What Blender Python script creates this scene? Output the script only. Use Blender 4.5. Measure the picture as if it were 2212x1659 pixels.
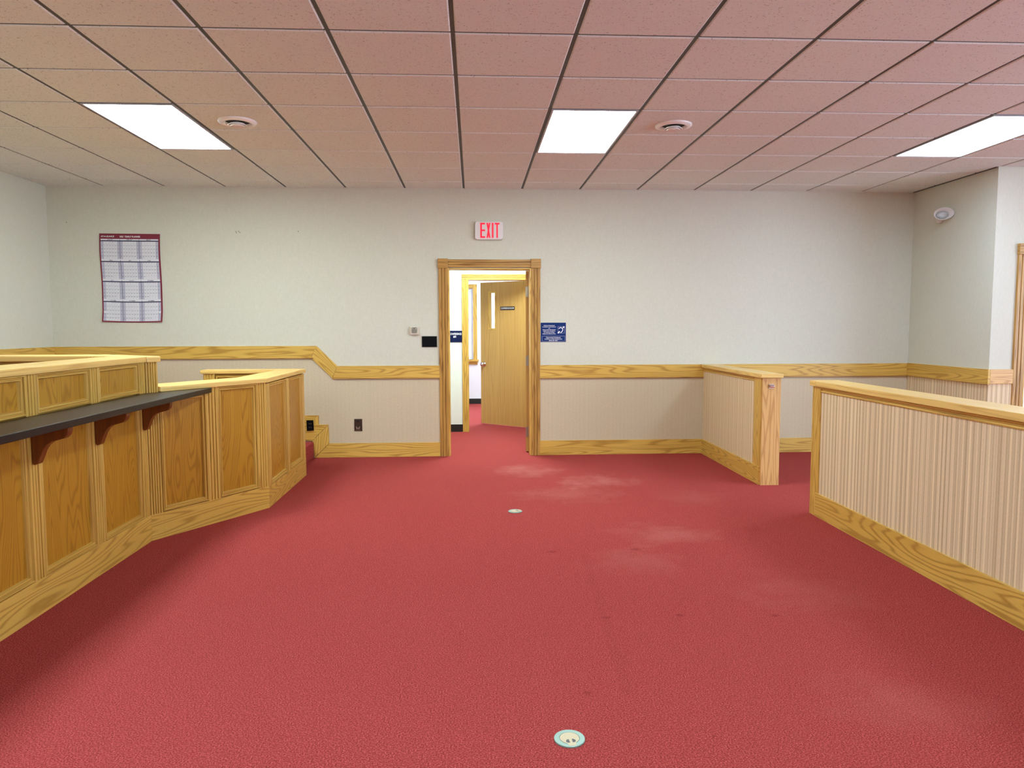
import bpy, bmesh, math, random
from mathutils import Vector, Matrix

random.seed(7)
for o in list(bpy.data.objects):
    bpy.data.objects.remove(o, do_unlink=True)
SC = bpy.context.scene
COL = SC.collection

# ------------------------------------------------------------------ camera
cam = bpy.data.cameras.new('camera')
cam.sensor_width = 36.0
cam.lens = 25.507
cam.clip_start = 0.02
cam_o = bpy.data.objects.new('camera', cam)
COL.objects.link(cam_o)
_yaw, _pit, _rol = -0.0527, -0.0780, -0.0025
_cy, _sy, _cp, _sp = math.cos(_yaw), math.sin(_yaw), math.cos(_pit), math.sin(_pit)
_f = Vector((-_sy*_cp, _cy*_cp, _sp)); _r = Vector((_cy, _sy, 0)); _u = _r.cross(_f)
_r2 = _r*math.cos(_rol) + _u*math.sin(_rol); _u2 = -_r*math.sin(_rol) + _u*math.cos(_rol)
_m = Matrix((_r2, _u2, -_f)).transposed().to_4x4()
_m.translation = Vector((0, 0, 1.376))
cam_o.matrix_world = _m
SC.camera = cam_o

# ------------------------------------------------------------------ colour management, exposure
SC.view_settings.view_transform = 'Standard'
SC.view_settings.look = 'None'
SC.view_settings.gamma = 1.0
SC.view_settings.use_curve_mapping = False
SC.view_settings.exposure = 0.90

# ------------------------------------------------------------------ world (an even overcast sky)
W = bpy.data.worlds.new('sky'); SC.world = W
W.use_nodes = True
W.node_tree.nodes['Background'].inputs[0].default_value = (0.72, 0.90, 1.14, 1)
W.node_tree.nodes['Background'].inputs[1].default_value = 6.5

# ------------------------------------------------------------------ dimensions (metres)
D = 7.737          # back wall face
XL, XR = -4.33, 4.77
YJ = 6.475         # wall face of the right hand jog
XE = 8.6           # far right wall
YF = -4.2          # wall behind the camera
H = 2.818          # ceiling
G = 0.6096         # ceiling grid
GX0, GY0 = -0.702, 3.6975
LENS_E = 10.0

def lamp_area(name, loc, sx, sy, power, col, rot=(0, 0, 0)):
    l = bpy.data.lights.new(name, 'AREA'); l.shape = 'RECTANGLE'; l.size = sx; l.size_y = sy
    l.energy = power; l.color = col
    o = bpy.data.objects.new(name, l); o.location = loc; o.rotation_euler = rot
    COL.objects.link(o); return o

# the room's further ceiling lamps, behind the camera and in the side room (same grid, same size)
for cx in (-2.226, 0.822, 3.87):
    for cy in (1.86, -1.79):
        lamp_area('ceiling_lamp', (cx, cy, H-0.012), 0.56, 1.17, 38.0 if cx < -2 else 19.0, (0.78, 1.0, 1.16))
for cy in (1.86, -1.79):
    lamp_area('ceiling_lamp', (6.92, cy, H-0.012), 0.56, 1.17, 18.0, (0.78, 1.0, 1.20))
lamp_area('hall_lamp', (0.2, 8.50, 2.60), 0.56, 0.9, 40.0, (0.84, 1.0, 1.08))
lamp_area('conference_lamp', (0.9, 11.3, 2.70), 1.1, 1.1, 62.0, (0.82, 1.0, 1.14))
# daylight portal in the side window of the right hand part of the room
po = lamp_area('window_portal', (XE-0.02, 0.0, 1.45), 7.2, 2.1, 1.0, (1, 1, 1), (0, math.radians(90), 0))
po.data.size, po.data.size_y = 2.1, 7.2
po.data.cycles.is_portal = True
po2 = lamp_area('window_portal', (-0.6, 13.2, 1.44), 1.14, 1.3, 1.0, (1, 1, 1), (math.radians(-90), 0, 0))
po2.data.cycles.is_portal = True

# ------------------------------------------------------------------ materials
def srgb(r, g, b):
    f = lambda c: (c/255/12.92) if c/255 <= 0.04045 else ((c/255+0.055)/1.055)**2.4
    return (f(r), f(g), f(b), 1)

class NT:
    def __init__(s, name):
        s.m = bpy.data.materials.new(name); s.m.use_nodes = True
        s.t = s.m.node_tree; s.b = s.t.nodes['Principled BSDF']
    def n(s, typ, **kw):
        nd = s.t.nodes.new(typ)
        for k, v in kw.items():
            if k.startswith('i_'):
                key = k[2:]
                nd.inputs[int(key) if key.isdigit() else key].default_value = v
            else:
                setattr(nd, k, v)
        return nd
    def l(s, a, b):
        s.t.links.new(a, b); return s
    def math(s, op, a, b=None, c=None, clamp=False):
        nd = s.t.nodes.new('ShaderNodeMath'); nd.operation = op; nd.use_clamp = clamp
        for i, v in enumerate((a, b, c)):
            if v is None: continue
            if isinstance(v, (int, float)): nd.inputs[i].default_value = v
            else: s.t.links.new(v, nd.inputs[i])
        return nd.outputs[0]
    def mapping(s, vec, scale=(1, 1, 1), loc=(0, 0, 0)):
        nd = s.t.nodes.new('ShaderNodeMapping'); nd.inputs['Scale'].default_value = scale
        nd.inputs['Location'].default_value = loc
        s.t.links.new(vec, nd.inputs['Vector']); return nd.outputs[0]
    def noise(s, vec, scale=5, detail=2, rough=0.5, out='Fac'):
        nd = s.t.nodes.new('ShaderNodeTexNoise'); nd.inputs['Scale'].default_value = scale
        nd.inputs['Detail'].default_value = detail; nd.inputs['Roughness'].default_value = rough
        s.t.links.new(vec, nd.inputs['Vector']); return nd.outputs[out]
    def ramp(s, fac, stops, interp='LINEAR'):
        nd = s.t.nodes.new('ShaderNodeValToRGB'); cr = nd.color_ramp; cr.interpolation = interp
        while len(cr.elements) < len(stops): cr.elements.new(0.5)
        for e, (p, c) in zip(cr.elements, stops):
            e.position = p; e.color = c if len(c) == 4 else (*c, 1)
        s.t.links.new(fac, nd.inputs[0]); return nd.outputs[0]
    def mix(s, fac, a, b, mode='MIX'):
        nd = s.t.nodes.new('ShaderNodeMix'); nd.data_type = 'RGBA'; nd.blend_type = mode
        for i, v in ((0, fac), (6, a), (7, b)):
            if isinstance(v, (int, float)): nd.inputs[i].default_value = v
            elif isinstance(v, tuple): nd.inputs[i].default_value = v if len(v) == 4 else (*v, 1)
            else: s.t.links.new(v, nd.inputs[i])
        return nd.outputs[2]
    def bump(s, h, strength=0.3, dist=0.01):
        nd = s.t.nodes.new('ShaderNodeBump'); nd.inputs['Strength'].default_value = strength
        nd.inputs['Distance'].default_value = dist
        s.t.links.new(h, nd.inputs['Height']); s.t.links.new(nd.outputs[0], s.b.inputs['Normal'])
    def uv(s): return s.n('ShaderNodeTexCoord').outputs['UV']
    def ob(s): return s.n('ShaderNodeTexCoord').outputs['Object']
    def pos(s): return s.n('ShaderNodeNewGeometry').outputs['Position']
    def base(s, c): 
        if isinstance(c, tuple): s.b.inputs['Base Color'].default_value = c if len(c) == 4 else (*c, 1)
        else: s.t.links.new(c, s.b.inputs['Base Color'])
    def rough(s, r, spec=None):
        s.b.inputs['Roughness'].default_value = r
        if spec is not None: s.b.inputs['Specular IOR Level'].default_value = spec

def plain(name, col, rough=0.5, metal=0.0, spec=None, bump=None):
    t = NT(name); t.base(col); t.rough(rough, spec); t.b.inputs['Metallic'].default_value = metal
    o = t.ob()
    v = t.noise(o, 35, 3)
    t.base(t.mix(t.math('MULTIPLY', v, 0.12), col, tuple(c*0.7 for c in col[:3])))
    if bump: t.bump(t.noise(o, bump[0], 2), bump[1], 0.002)
    return t.m

def oak(name, light, mid, dark, freq=34.0, contrast=0.75, rough=0.38, across=6.0, pore=0.35, along=0.55):
    """Plain-sawn oak: contour lines of a stretched noise field (UV: u along the grain, v across, metres)."""
    t = NT(name)
    uv = t.uv()
    h = t.noise(t.mapping(uv, (along, across, 1)), 1.0, 1.5, 0.45)
    w = t.noise(t.mapping(uv, (6.0, 60, 1)), 1.0, 2, 0.5)
    hh = t.math('MULTIPLY_ADD', w, 0.012, h)
    s = t.math('SINE', t.math('MULTIPLY', hh, freq*6.2832/2.2))
    s01 = t.math('MULTIPLY_ADD', s, 0.5, 0.5)
    lines = t.math('POWER', s01, 3.2)
    fib = t.noise(t.mapping(uv, (5.0, 330, 1)), 1.0, 3, 0.65)
    pores = t.math('MULTIPLY', t.math('SUBTRACT', fib, 0.45, clamp=True), 2.2, clamp=True)
    tone = t.noise(t.mapping(uv, (0.5, 3.0, 1)), 1.0, 1)
    base = t.mix(tone, light, mid)
    c = t.mix(t.math('MULTIPLY', lines, contrast, clamp=True), base, dark)
    c = t.mix(t.math('MULTIPLY', pores, pore), c, dark)
    t.base(c)
    t.rough(rough, 0.4)
    t.bump(t.math('ADD', t.math('MULTIPLY', lines, -0.5), t.math('MULTIPLY', pores, -0.6)), 0.12, 0.001)
    return t.m

M = {}
M['oak'] = oak('oak_trim', srgb(228, 190, 98), srgb(210, 168, 74), srgb(154, 106, 34), contrast=0.6, freq=44)
M['oak_straight'] = oak('oak_rift', srgb(226, 188, 98), srgb(208, 166, 74), srgb(146, 100, 32), contrast=0.6, across=22, along=0.25, freq=30, pore=0.5)
M['oak_cap'] = oak('oak_cap', srgb(240, 208, 128), srgb(230, 190, 104), srgb(188, 138, 64), contrast=0.4, across=10, along=0.3)
M['oak_post'] = oak('oak_post', srgb(226, 182, 116), srgb(212, 164, 96), srgb(172, 120, 58), contrast=0.6, across=9)
M['oak_red'] = oak('oak_casing', srgb(200, 156, 84), srgb(182, 136, 62), srgb(126, 82, 30), across=14, along=0.4)
M['oak_panel'] = oak('oak_veneer', srgb(194, 146, 46), srgb(174, 122, 28), srgb(136, 86, 12), across=6, freq=52, contrast=0.55, along=0.8)
M['oak_door'] = oak('oak_door', srgb(206, 166, 96), srgb(190, 148, 76), srgb(158, 114, 52), across=12, contrast=0.4, along=0.25)
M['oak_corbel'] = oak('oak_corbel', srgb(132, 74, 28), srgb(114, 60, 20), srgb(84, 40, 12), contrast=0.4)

def mk_carpet():
    t = NT('carpet_red'); p = t.pos()
    loop = t.noise(t.mapping(p, (1.0, 1.25, 1)), 175, 3, 0.75)
    blot = t.noise(t.mapping(p, (0.6, 1.3, 1)), 34, 3, 0.65)
    big = t.noise(p, 1.1, 3, 0.55)
    c = t.ramp(loop, [(0.34, srgb(102, 29, 29)), (0.50, srgb(160, 61, 58)), (0.66, srgb(216, 110, 104))])
    c = t.mix(t.math('MULTIPLY', t.math('SUBTRACT', blot, 0.35, clamp=True), 0.55), c, srgb(122, 38, 36))
    c = t.mix(t.math('MULTIPLY', big, 0.16), c, srgb(178, 88, 80))
    # worn, faded patches (their own shapes, fixed on the carpet)
    sep = t.n('ShaderNodeSeparateXYZ'); t.l(p, sep.inputs[0])
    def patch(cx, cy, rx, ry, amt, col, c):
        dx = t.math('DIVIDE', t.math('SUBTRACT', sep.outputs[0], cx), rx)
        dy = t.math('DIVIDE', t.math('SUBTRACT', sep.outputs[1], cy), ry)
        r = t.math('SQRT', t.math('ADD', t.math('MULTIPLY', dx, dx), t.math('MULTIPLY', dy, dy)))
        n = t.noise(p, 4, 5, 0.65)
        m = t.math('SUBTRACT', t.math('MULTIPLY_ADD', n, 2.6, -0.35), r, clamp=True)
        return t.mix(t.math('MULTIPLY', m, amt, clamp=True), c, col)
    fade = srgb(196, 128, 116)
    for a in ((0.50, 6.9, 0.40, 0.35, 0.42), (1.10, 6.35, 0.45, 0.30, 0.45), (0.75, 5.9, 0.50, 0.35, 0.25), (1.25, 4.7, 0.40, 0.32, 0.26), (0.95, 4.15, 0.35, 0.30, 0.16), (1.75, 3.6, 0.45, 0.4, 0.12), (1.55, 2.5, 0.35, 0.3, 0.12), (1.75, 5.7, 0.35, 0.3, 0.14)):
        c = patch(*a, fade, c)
    spot = srgb(96, 30, 30)
    for (cx, cy, r_) in ((0.62, 3.32, 0.035), (0.98, 3.33, 0.03), (1.43, 3.30, 0.03), (0.47, 4.35, 0.04), (1.00, 4.36, 0.04), (1.93, 2.30, 0.03), (0.42, 2.62, 0.03)):
        c = patch(cx, cy, r_, r_*0.7, 0.5, spot, c)
    # the long faint drag line
    lx = t.math('ABSOLUTE', t.math('SUBTRACT', sep.outputs[0], t.math('MULTIPLY_ADD', sep.outputs[1], 0.055, 0.43)))
    lm = t.math('MULTIPLY', t.math('LESS_THAN', lx, 0.025), t.math('MULTIPLY', t.math('LESS_THAN', sep.outputs[1], 4.3), t.math('GREATER_THAN', sep.outputs[1], 2.6)))
    c = t.mix(t.math('MULTIPLY', t.math('MULTIPLY', lm, t.noise(p, 9, 3, 0.6)), 0.10), c, spot)
    t.base(c); t.rough(1.0, 0.05)
    t.bump(loop, 0.55, 0.006)
    return t.m
M['carpet'] = mk_carpet()

def mk_wallpaper():
    t = NT('linen_wallpaper'); p = t.pos()
    a = t.noise(t.mapping(p, (40, 40, 420)), 1.0, 3, 0.6)
    b = t.noise(t.mapping(p, (420, 420, 25)), 1.0, 3, 0.6)
    w = t.math('ADD', t.math('MULTIPLY', a, 0.5), t.math('MULTIPLY', b, 0.5))
    big = t.noise(p, 1.3, 2)
    c = t.ramp(w, [(0.35, srgb(203, 202, 185)), (0.65, srgb(217, 216, 200))])
    c = t.mix(t.math('MULTIPLY', big, 0.10), c, srgb(202, 198, 178))
    t.base(c); t.rough(0.8, 0.2); t.bump(w, 0.15, 0.002)
    return t.m
M['wall'] = mk_wallpaper()

def mk_wainscot(name, lo, hi, stripes):
    """woven fabric, u across the wall: soft vertical ribs plus yarn flecks"""
    t = NT(name); uv = t.uv()
    fl1 = t.noise(t.mapping(uv, (330, 60, 1)), 1.0, 3, 0.7)
    fl2 = t.noise(t.mapping(uv, (70, 330, 1)), 1.0, 3, 0.7)
    fleck = t.math('MULTIPLY', t.math('ADD', fl1, fl2), 0.5)
    jit = t.noise(t.mapping(uv, (9, 0.05, 1)), 1.0, 1)
    sx = t.n('ShaderNodeSeparateXYZ'); t.l(uv, sx.inputs[0])
    u = t.math('MULTIPLY_ADD', jit, 0.07, sx.outputs[0])
    s1 = t.math('SINE', t.math('MULTIPLY', u, 6.2832/0.043))
    s2 = t.math('SINE', t.math('MULTIPLY', sx.outputs[0], 6.2832/0.0172))
    s3 = t.noise(t.mapping(uv, (55, 0.02, 1)), 1.0, 2, 0.6)
    rib = t.math('MULTIPLY_ADD', t.math('ADD', s1, t.math('MULTIPLY', s2, 0.55)), 0.22, t.math('MULTIPLY_ADD', s3, 0.9, 0.05))
    v = t.math('ADD', t.math('MULTIPLY', rib, stripes), t.math('MULTIPLY', fleck, 1-stripes))
    c = t.ramp(v, [(0.25, lo), (0.75, hi)])
    t.base(c); t.rough(0.95, 0.1)
    t.bump(t.math('ADD', t.math('MULTIPLY', rib, 0.35*stripes), t.math('MULTIPLY', fleck, 0.5)), 0.30, 0.002)
    return t.m
M['wains'] = mk_wainscot('wainscot_fabric', srgb(178, 164, 134), srgb(226, 212, 184), 0.05)
M['rib'] = mk_wainscot('ribbed_fabric', srgb(186, 160, 124), srgb(242, 222, 184), 0.55)

def mk_tile():
    t = NT('ceiling_tile'); p = t.pos()
    warp = t.noise(p, 30, 2, 0.5)
    v = t.n('ShaderNodeTexVoronoi'); v.inputs['Scale'].default_value = 92; v.inputs['Randomness'].default_value = 1
    t.l(p, v.inputs['Vector'])
    size = t.noise(p, 45, 1)
    hole = t.math('LESS_THAN', v.outputs['Distance'], t.math('MULTIPLY', t.math('SUBTRACT', size, 0.36, clamp=True), 0.95))
    v2 = t.n('ShaderNodeTexVoronoi'); v2.inputs['Scale'].default_value = 210
    t.l(p, v2.inputs['Vector'])
    pin = t.math('LESS_THAN', v2.outputs['Distance'], t.math('MULTIPLY', t.math('SUBTRACT', t.noise(p, 90, 1), 0.42, clamp=True), 1.2))
    oi = t.n('ShaderNodeObjectInfo')
    tone = t.noise(p, 90, 2)
    c = t.mix(tone, srgb(232, 240, 236), srgb(224, 232, 227))
    c = t.mix(t.math('MULTIPLY', oi.outputs['Random'], 0.12), c, srgb(220, 214, 204))
    d = t.math('MAXIMUM', t.math('MULTIPLY', hole, 0.55), t.math('MULTIPLY', pin, 0.35))
    c = t.mix(d, c, srgb(120, 108, 100))
    t.base(c); t.rough(0.95, 0.1)
    t.bump(t.math('SUBTRACT', tone, d), 0.25, 0.002)
    return t.m
M['tile'] = mk_tile()
M['grid'] = plain('ceiling_grid_bronze', srgb(74, 80, 78), 0.5, 0.2)
M['lam'] = plain('black_laminate', srgb(16, 17, 18), 0.34, spec=0.4, bump=(900, 0.05))
M['black'] = plain('black_plastic', srgb(10, 10, 12), 0.6, spec=0.1)
M['cove'] = plain('black_cove_base', srgb(24, 22, 20), 0.5)
M['brown'] = plain('brown_plastic', srgb(52, 36, 26), 0.4)
M['chrome'] = plain('chrome', srgb(225, 222, 218), 0.15, 1.0)
M['steel'] = plain('brushed_steel', srgb(170, 166, 156), 0.35, 0.9)
M['white'] = plain('white_plastic', srgb(226, 222, 218), 0.4)
M['beige'] = plain('beige_plastic', srgb(216, 208, 188), 0.45)
M['ventw'] = plain('vent_enamel', srgb(244, 242, 238), 0.22)
M['dark'] = plain('duct_dark', srgb(14, 14, 16), 0.7)
M['hallw'] = plain('hall_paint', srgb(232, 240, 228), 0.7, bump=(220, 0.1))
M['confw'] = plain('conference_paint', srgb(236, 238, 238), 0.7)
M['jogw'] = M['wall']
M['navy'] = plain('navy_sign', srgb(10, 44, 108), 0.4, spec=0.2)
M['navy2'] = plain('dark_navy_sign', srgb(6, 22, 66), 0.4, spec=0.2)
M['print'] = plain('white_print', srgb(238, 240, 244), 0.5)
M['plate'] = plain('dark_name_plate', srgb(42, 38, 30), 0.4)
M['paper'] = plain('calendar_paper', srgb(226, 226, 232), 0.7)
M['maroon'] = plain('calendar_maroon', srgb(126, 34, 54), 0.6)
M['navyink'] = plain('calendar_navy_ink', srgb(40, 40, 74), 0.6)
M['ink'] = plain('calendar_grey_ink', srgb(92, 92, 106), 0.6)
M['lav'] = plain('calendar_lavender', srgb(190, 190, 208), 0.7)
M['lensring'] = plain('floor_box_ring', srgb(142, 172, 158), 0.4, 0.3)
M['fbcover'] = plain('floor_box_cover', srgb(196, 184, 150), 0.45, 0.2)
M['fbdark'] = plain('floor_box_hole', srgb(92, 94, 92), 0.6)
M['brickout'] = plain('neighbour_wall', srgb(120, 150, 182), 0.8)
M['frame'] = plain('fixture_frame', srgb(176, 178, 180), 0.4)
M['sash'] = plain('sash_white', srgb(236, 238, 240), 0.4)

def mk_emit(name, col, strength, streak=None, base=(0.8, 0.8, 0.8)):
    t = NT(name)
    t.base(base); t.rough(0.4)
    if streak:
        o = t.ob()
        s = t.noise(t.mapping(o, (5.0, 0.6, 1)), 1.0, 2)
        c = t.mix(t.math('MULTIPLY', s, 0.9, clamp=True), col, streak)
        t.l(c, t.b.inputs['Emission Color'])
    else:
        t.b.inputs['Emission Color'].default_value = (*col[:3], 1)
    t.b.inputs['Emission Strength'].default_value = strength
    return t.m
M['lens_a'] = mk_emit('lens_warm', (0.86, 1.0, 0.98), LENS_E*1.8, (0.84, 1.0, 1.06))
M['lens_b'] = mk_emit('lens_mixed', (0.82, 1.0, 1.10), LENS_E*1.4, (0.92, 1.0, 0.90))
M['lens_c'] = mk_emit('lens_cool', (0.78, 1.0, 1.22), LENS_E*0.95, (0.74, 0.98, 1.26))
M['exitred'] = mk_emit('exit_red', (1.0, 0.0, 0.03), 0.62, base=(0.25, 0.0, 0.01))

def mk_glass():
    t = NT('clear_glass'); t.base((0.95, 0.98, 1.0)); t.rough(0.0)
    t.b.inputs['Transmission Weight'].default_value = 1.0
    t.b.inputs['IOR'].default_value = 1.02
    return t.m
M['glass'] = mk_glass()
def mk_lite():
    t = NT('door_lite_glass'); t.base((0.95, 0.98, 1.0)); t.rough(0.2)
    t.b.inputs['Transmission Weight'].default_value = 1.0
    t.b.inputs['IOR'].default_value = 1.05
    return t.m
M['lite'] = mk_lite()

# ------------------------------------------------------------------ builders
ORIG = {}
def tag(o, label=None, cat=None, group=None, kind=None):
    if label: o['label'] = label
    if cat: o['category'] = cat
    if group: o['group'] = group
    if kind: o['kind'] = kind
    return o
def empty(name, loc, **kw):
    o = bpy.data.objects.new(name, None); COL.objects.link(o)
    o.location = loc; o.empty_display_size = 0.1
    ORIG[o.name] = Vector(loc)
    return tag(o, **kw)

class MB:
    """collects faces in world metres; one mesh object on build()"""
    def __init__(s, T=None):
        s.bm = bmesh.new(); s.gl = s.bm.faces.layers.int.new('g'); s.gs = [Vector((1, 0, 0))]; s.T = T
    def g(s, v):
        v = Vector(v)
        for i, q in enumerate(s.gs):
            if (q-v).length < 1e-6: return i
        s.gs.append(v); return len(s.gs)-1
    def V(s, p):
        return s.bm.verts.new(s.T(*p) if s.T else p)
    def face(s, vs, gi=0):
        try: f = s.bm.faces.new(vs)
        except ValueError: return
        f[s.gl] = gi
        return f
    def box(s, x0, x1, y0, y1, z0, z1, g=None):
        gi = s.g(g) if g is not None else 0
        v = [s.V((x, y, z)) for z in (z0, z1) for y in (y0, y1) for x in (x0, x1)]
        for q in ((0, 2, 3, 1), (4, 5, 7, 6), (0, 1, 5, 4), (2, 6, 7, 3), (0, 4, 6, 2), (1, 3, 7, 5)):
            s.face([v[i] for i in q], gi)
        return s
    def prism(s, poly, a0, a1, axis='z', g=None):
        """poly in the two other axes' order (xy for z, xz for y, yz for x)"""
        gi = s.g(g) if g is not None else 0
        def P(p, a):
            return {'z': (p[0], p[1], a), 'y': (p[0], a, p[1]), 'x': (a, p[0], p[1])}[axis]
        A = [s.V(P(p, a0)) for p in poly]; B = [s.V(P(p, a1)) for p in poly]
        s.face(A[::-1], gi); s.face(B, gi)
        n = len(poly)
        for i in range(n):
            s.face([A[i], A[(i+1) % n], B[(i+1) % n], B[i]], gi)
        return s
    def lathe(s, prof, n=32, center=(0, 0, 0), axis=(0, 0, 1), closed=False):
        ax = Vector(axis).normalized()
        t = Vector((1, 0, 0)) if abs(ax.x) < 0.9 else Vector((0, 1, 0))
        e1 = ax.cross(t).normalized(); e2 = ax.cross(e1)
        c = Vector(center); rings = []
        for r, h in prof:
            if r < 1e-6: rings.append([s.V(tuple(c+ax*h))])
            else: rings.append([s.V(tuple(c+ax*h+(e1*math.cos(2*math.pi*k/n)+e2*math.sin(2*math.pi*k/n))*r)) for k in range(n)])
        pairs = list(zip(rings, rings[1:]))
        if closed: pairs.append((rings[-1], rings[0]))
        for a, b in pairs:
            for k in range(n):
                k2 = (k+1) % n
                if len(a) == 1 and len(b) == 1: continue
                if len(a) == 1: s.face([a[0], b[k], b[k2]])
                elif len(b) == 1: s.face([a[k], b[0], a[k2]])
                else: s.face([a[k], b[k], b[k2], a[k2]])
        return s
    def mesh(s, verts, faces, g=None):
        gi = s.g(g) if g is not None else 0
        vs = [s.V(tuple(v)) for v in verts]
        for f in faces: s.face([vs[i] for i in f], gi)
        return s
    def build(s, name, mat, parent=None, grain=None, bevel=0.0, smooth=False, origin=None, uvo=None, **kw):
        bm = s.bm
        bmesh.ops.recalc_face_normals(bm, faces=bm.faces[:])
        if bevel > 0:
            ed = [e for e in bm.edges if e.is_manifold and e.calc_face_angle(0) > 0.6]
            bmesh.ops.bevel(bm, geom=ed, offset=bevel, segments=2, affect='EDGES', profile=0.6, clamp_overlap=True)
        uvl = bm.loops.layers.uv.new('UVMap'); gl = bm.faces.layers.int.get('g')
        ou, ov = random.uniform(0, 50), random.uniform(0, 50)
        if uvo: ou, ov = uvo
        gg = Vector(grain) if grain not in (None, 'exact') else None
        for f in bm.faces:
            gv = gg if gg is not None else s.gs[f[gl] if f[gl] < len(s.gs) else 0]
            n = f.normal
            u = gv - n*gv.dot(n)
            if u.length < 0.3:
                u = Vector((0, 0, 1)) - n*n.z
                if u.length < 0.3: u = Vector((0, 1, 0))
                u = n.cross(u)
            u = u.normalized(); v = n.cross(u)
            k = f[gl]*3.7
            for lp in f.loops:
                lp[uvl].uv = (lp.vert.co.dot(u)+ou+k, lp.vert.co.dot(v)+ov+k)
            f.smooth = smooth
        po_ = ORIG[parent.name] if parent is not None else Vector((0, 0, 0))
        if origin is None:
            xs = [v.co for v in bm.verts]
            origin = Vector(((min(c.x for c in xs)+max(c.x for c in xs))/2, (min(c.y for c in xs)+max(c.y for c in xs))/2, min(c.z for c in xs)))
        origin = Vector(origin)
        bmesh.ops.translate(bm, verts=bm.verts[:], vec=-origin)
        me = bpy.data.meshes.new(name); bm.to_mesh(me); bm.free()
        me.materials.append(mat)
        o = bpy.data.objects.new(name, me); COL.objects.link(o)
        if parent is not None: o.parent = parent
        o.location = origin - po_
        ORIG[o.name] = origin
        return tag(o, **kw)

def at(o, loc, parent=None):
    """copy of a mesh object (shared data) with its origin at a world place"""
    c = o.copy(); COL.objects.link(c)
    p = parent if parent is not None else o.parent
    c.parent = p
    c.location = Vector(loc) - (ORIG[p.name] if p is not None else Vector((0, 0, 0)))
    ORIG[c.name] = Vector(loc)
    return c

def text_faces(body, size, align='CENTER', bold=0.0, sx=1.0, spacing=1.0, line=1.0, res=2):
    cu = bpy.data.curves.new('t', 'FONT'); cu.body = body; cu.size = size
    cu.align_x = align; cu.align_y = 'CENTER'; cu.offset = bold; cu.space_character = spacing
    cu.space_line = line; cu.resolution_u = res
    ob = bpy.data.objects.new('t', cu); COL.objects.link(ob)
    dg = bpy.context.evaluated_depsgraph_get()
    me = ob.evaluated_get(dg).to_mesh()
    vs = [(v.co.x*sx, v.co.y) for v in me.vertices]; fs = [tuple(p.vertices) for p in me.polygons]
    ob.evaluated_get(dg).to_mesh_clear()
    bpy.data.objects.remove(ob, do_unlink=True); bpy.data.curves.remove(cu)
    return vs, fs
def put_text(mb, body, size, P, **kw):
    """P(x, y) -> world point"""
    vs, fs = text_faces(body, size, **kw)
    mb.mesh([P(x, y) for x, y in vs], fs)

OK = M['oak']
# ================================================================== SETTING
floor = MB().box(XL-0.15, XE+0.1, YF-0.1, 13.4, -0.12, 0.0).build('floor', M['carpet'], kind='structure')

# ---- ceiling: tegular tiles hung under a dark grid
ceil = empty('ceiling', (0, 0, H), kind='structure')
MB().box(XL-0.1, XE+0.1, YF-0.1, D+0.05, H+0.05, H+0.12).build('plenum_deck', M['grid'], ceil)
def col_x(c): return GX0 + c*G
def row_y(r): return GY0 + r*G
CMIN, CMAX = -6, 15
RMIN = -13
LIGHT_CELLS = {(-3, 2), (-3, 3), (2, 2), (2, 3), (7, 2), (7, 3)}
tile_cache = {}
def tile_mesh(w, d, x0=None):
    hw, hd, b = w/2, d/2, 0.006
    mb = MB()
    # dropped face with a slanted edge, upper rim behind the grid flange
    lv = [(-hw+b, -hd+b, 0), (hw-b, -hd+b, 0), (hw-b, hd-b, 0), (-hw+b, hd-b, 0)]
    mv = [(-hw, -hd, 0.005), (hw, -hd, 0.005), (hw, hd, 0.005), (-hw, hd, 0.005)]
    uv_ = [(-hw, -hd, 0.020), (hw, -hd, 0.020), (hw, hd, 0.020), (-hw, hd, 0.020)]
    vs = lv+mv+uv_
    fs = [(0, 1, 2, 3)]
    for k in (0, 4):
        for i in range(4):
            j = (i+1) % 4
            fs.append((k+i, k+j, k+4+j, k+4+i))
    fs.append((8, 9, 10, 11))
    mb.mesh(vs, fs)
    return mb
hidden = MB()
gap = 0.011
for c in range(CMIN, CMAX+1):
    for r in range(RMIN, 7):
        if (c, r) in LIGHT_CELLS: continue
        x0, x1 = col_x(c), col_x(c+1); y0, y1 = row_y(r), row_y(r+1)
        lim = D if c < 9 else YJ
        x0 = max(x0, XL-0.03); y1 = min(y1, lim); x1 = min(x1, XE)
        y0 = max(y0, YF)
        if x1-x0 < 0.05 or y1-y0 < 0.05: continue
        key = (round(x1-x0, 3), round(y1-y0, 3))
        cen = ((x0+x1)/2, (y0+y1)/2, H)
        if r < -1 or c > 12:
            w, d = key
            hidden.box(x0+gap, x1-gap, y0+gap, y1-gap, H, H+0.02)
        elif key not in tile_cache:
            o = tile_mesh(key[0]-2*gap, key[1]-2*gap).build('ceiling_tile', M['tile'], ceil, origin=(0, 0, 0))
            o.location = Vector(cen)-ORIG['ceiling']; ORIG[o.name] = Vector(cen)
            tile_cache[key] = o
        else:
            at(tile_cache[key], cen)
hidden.build('further_tiles', M['tile'], ceil, kind='stuff')
for c in range(CMIN+1, CMAX+1):
    y1 = D if col_x(c) < XR-0.02 else YJ
    MB().box(col_x(c)-0.012, col_x(c)+0.012, YF, y1, H+0.006, H+0.045).build('main_runner', M['grid'], ceil)
for r in range(RMIN+1, 7):
    x1 = XR if row_y(r) > YJ else XE
    MB().box(XL, x1, row_y(r)-0.012, row_y(r)+0.012, H+0.007, H+0.044).build('cross_tee', M['grid'], ceil)
MB().box(XL, XL+0.02, YF, D, H+0.006, H+0.02).build('wall_angle', M['grid'], ceil)
MB().box(XR-0.022, XR, YJ, D, H-0.004, H+0.01).build('wall_angle', M['grid'], ceil)
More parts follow.
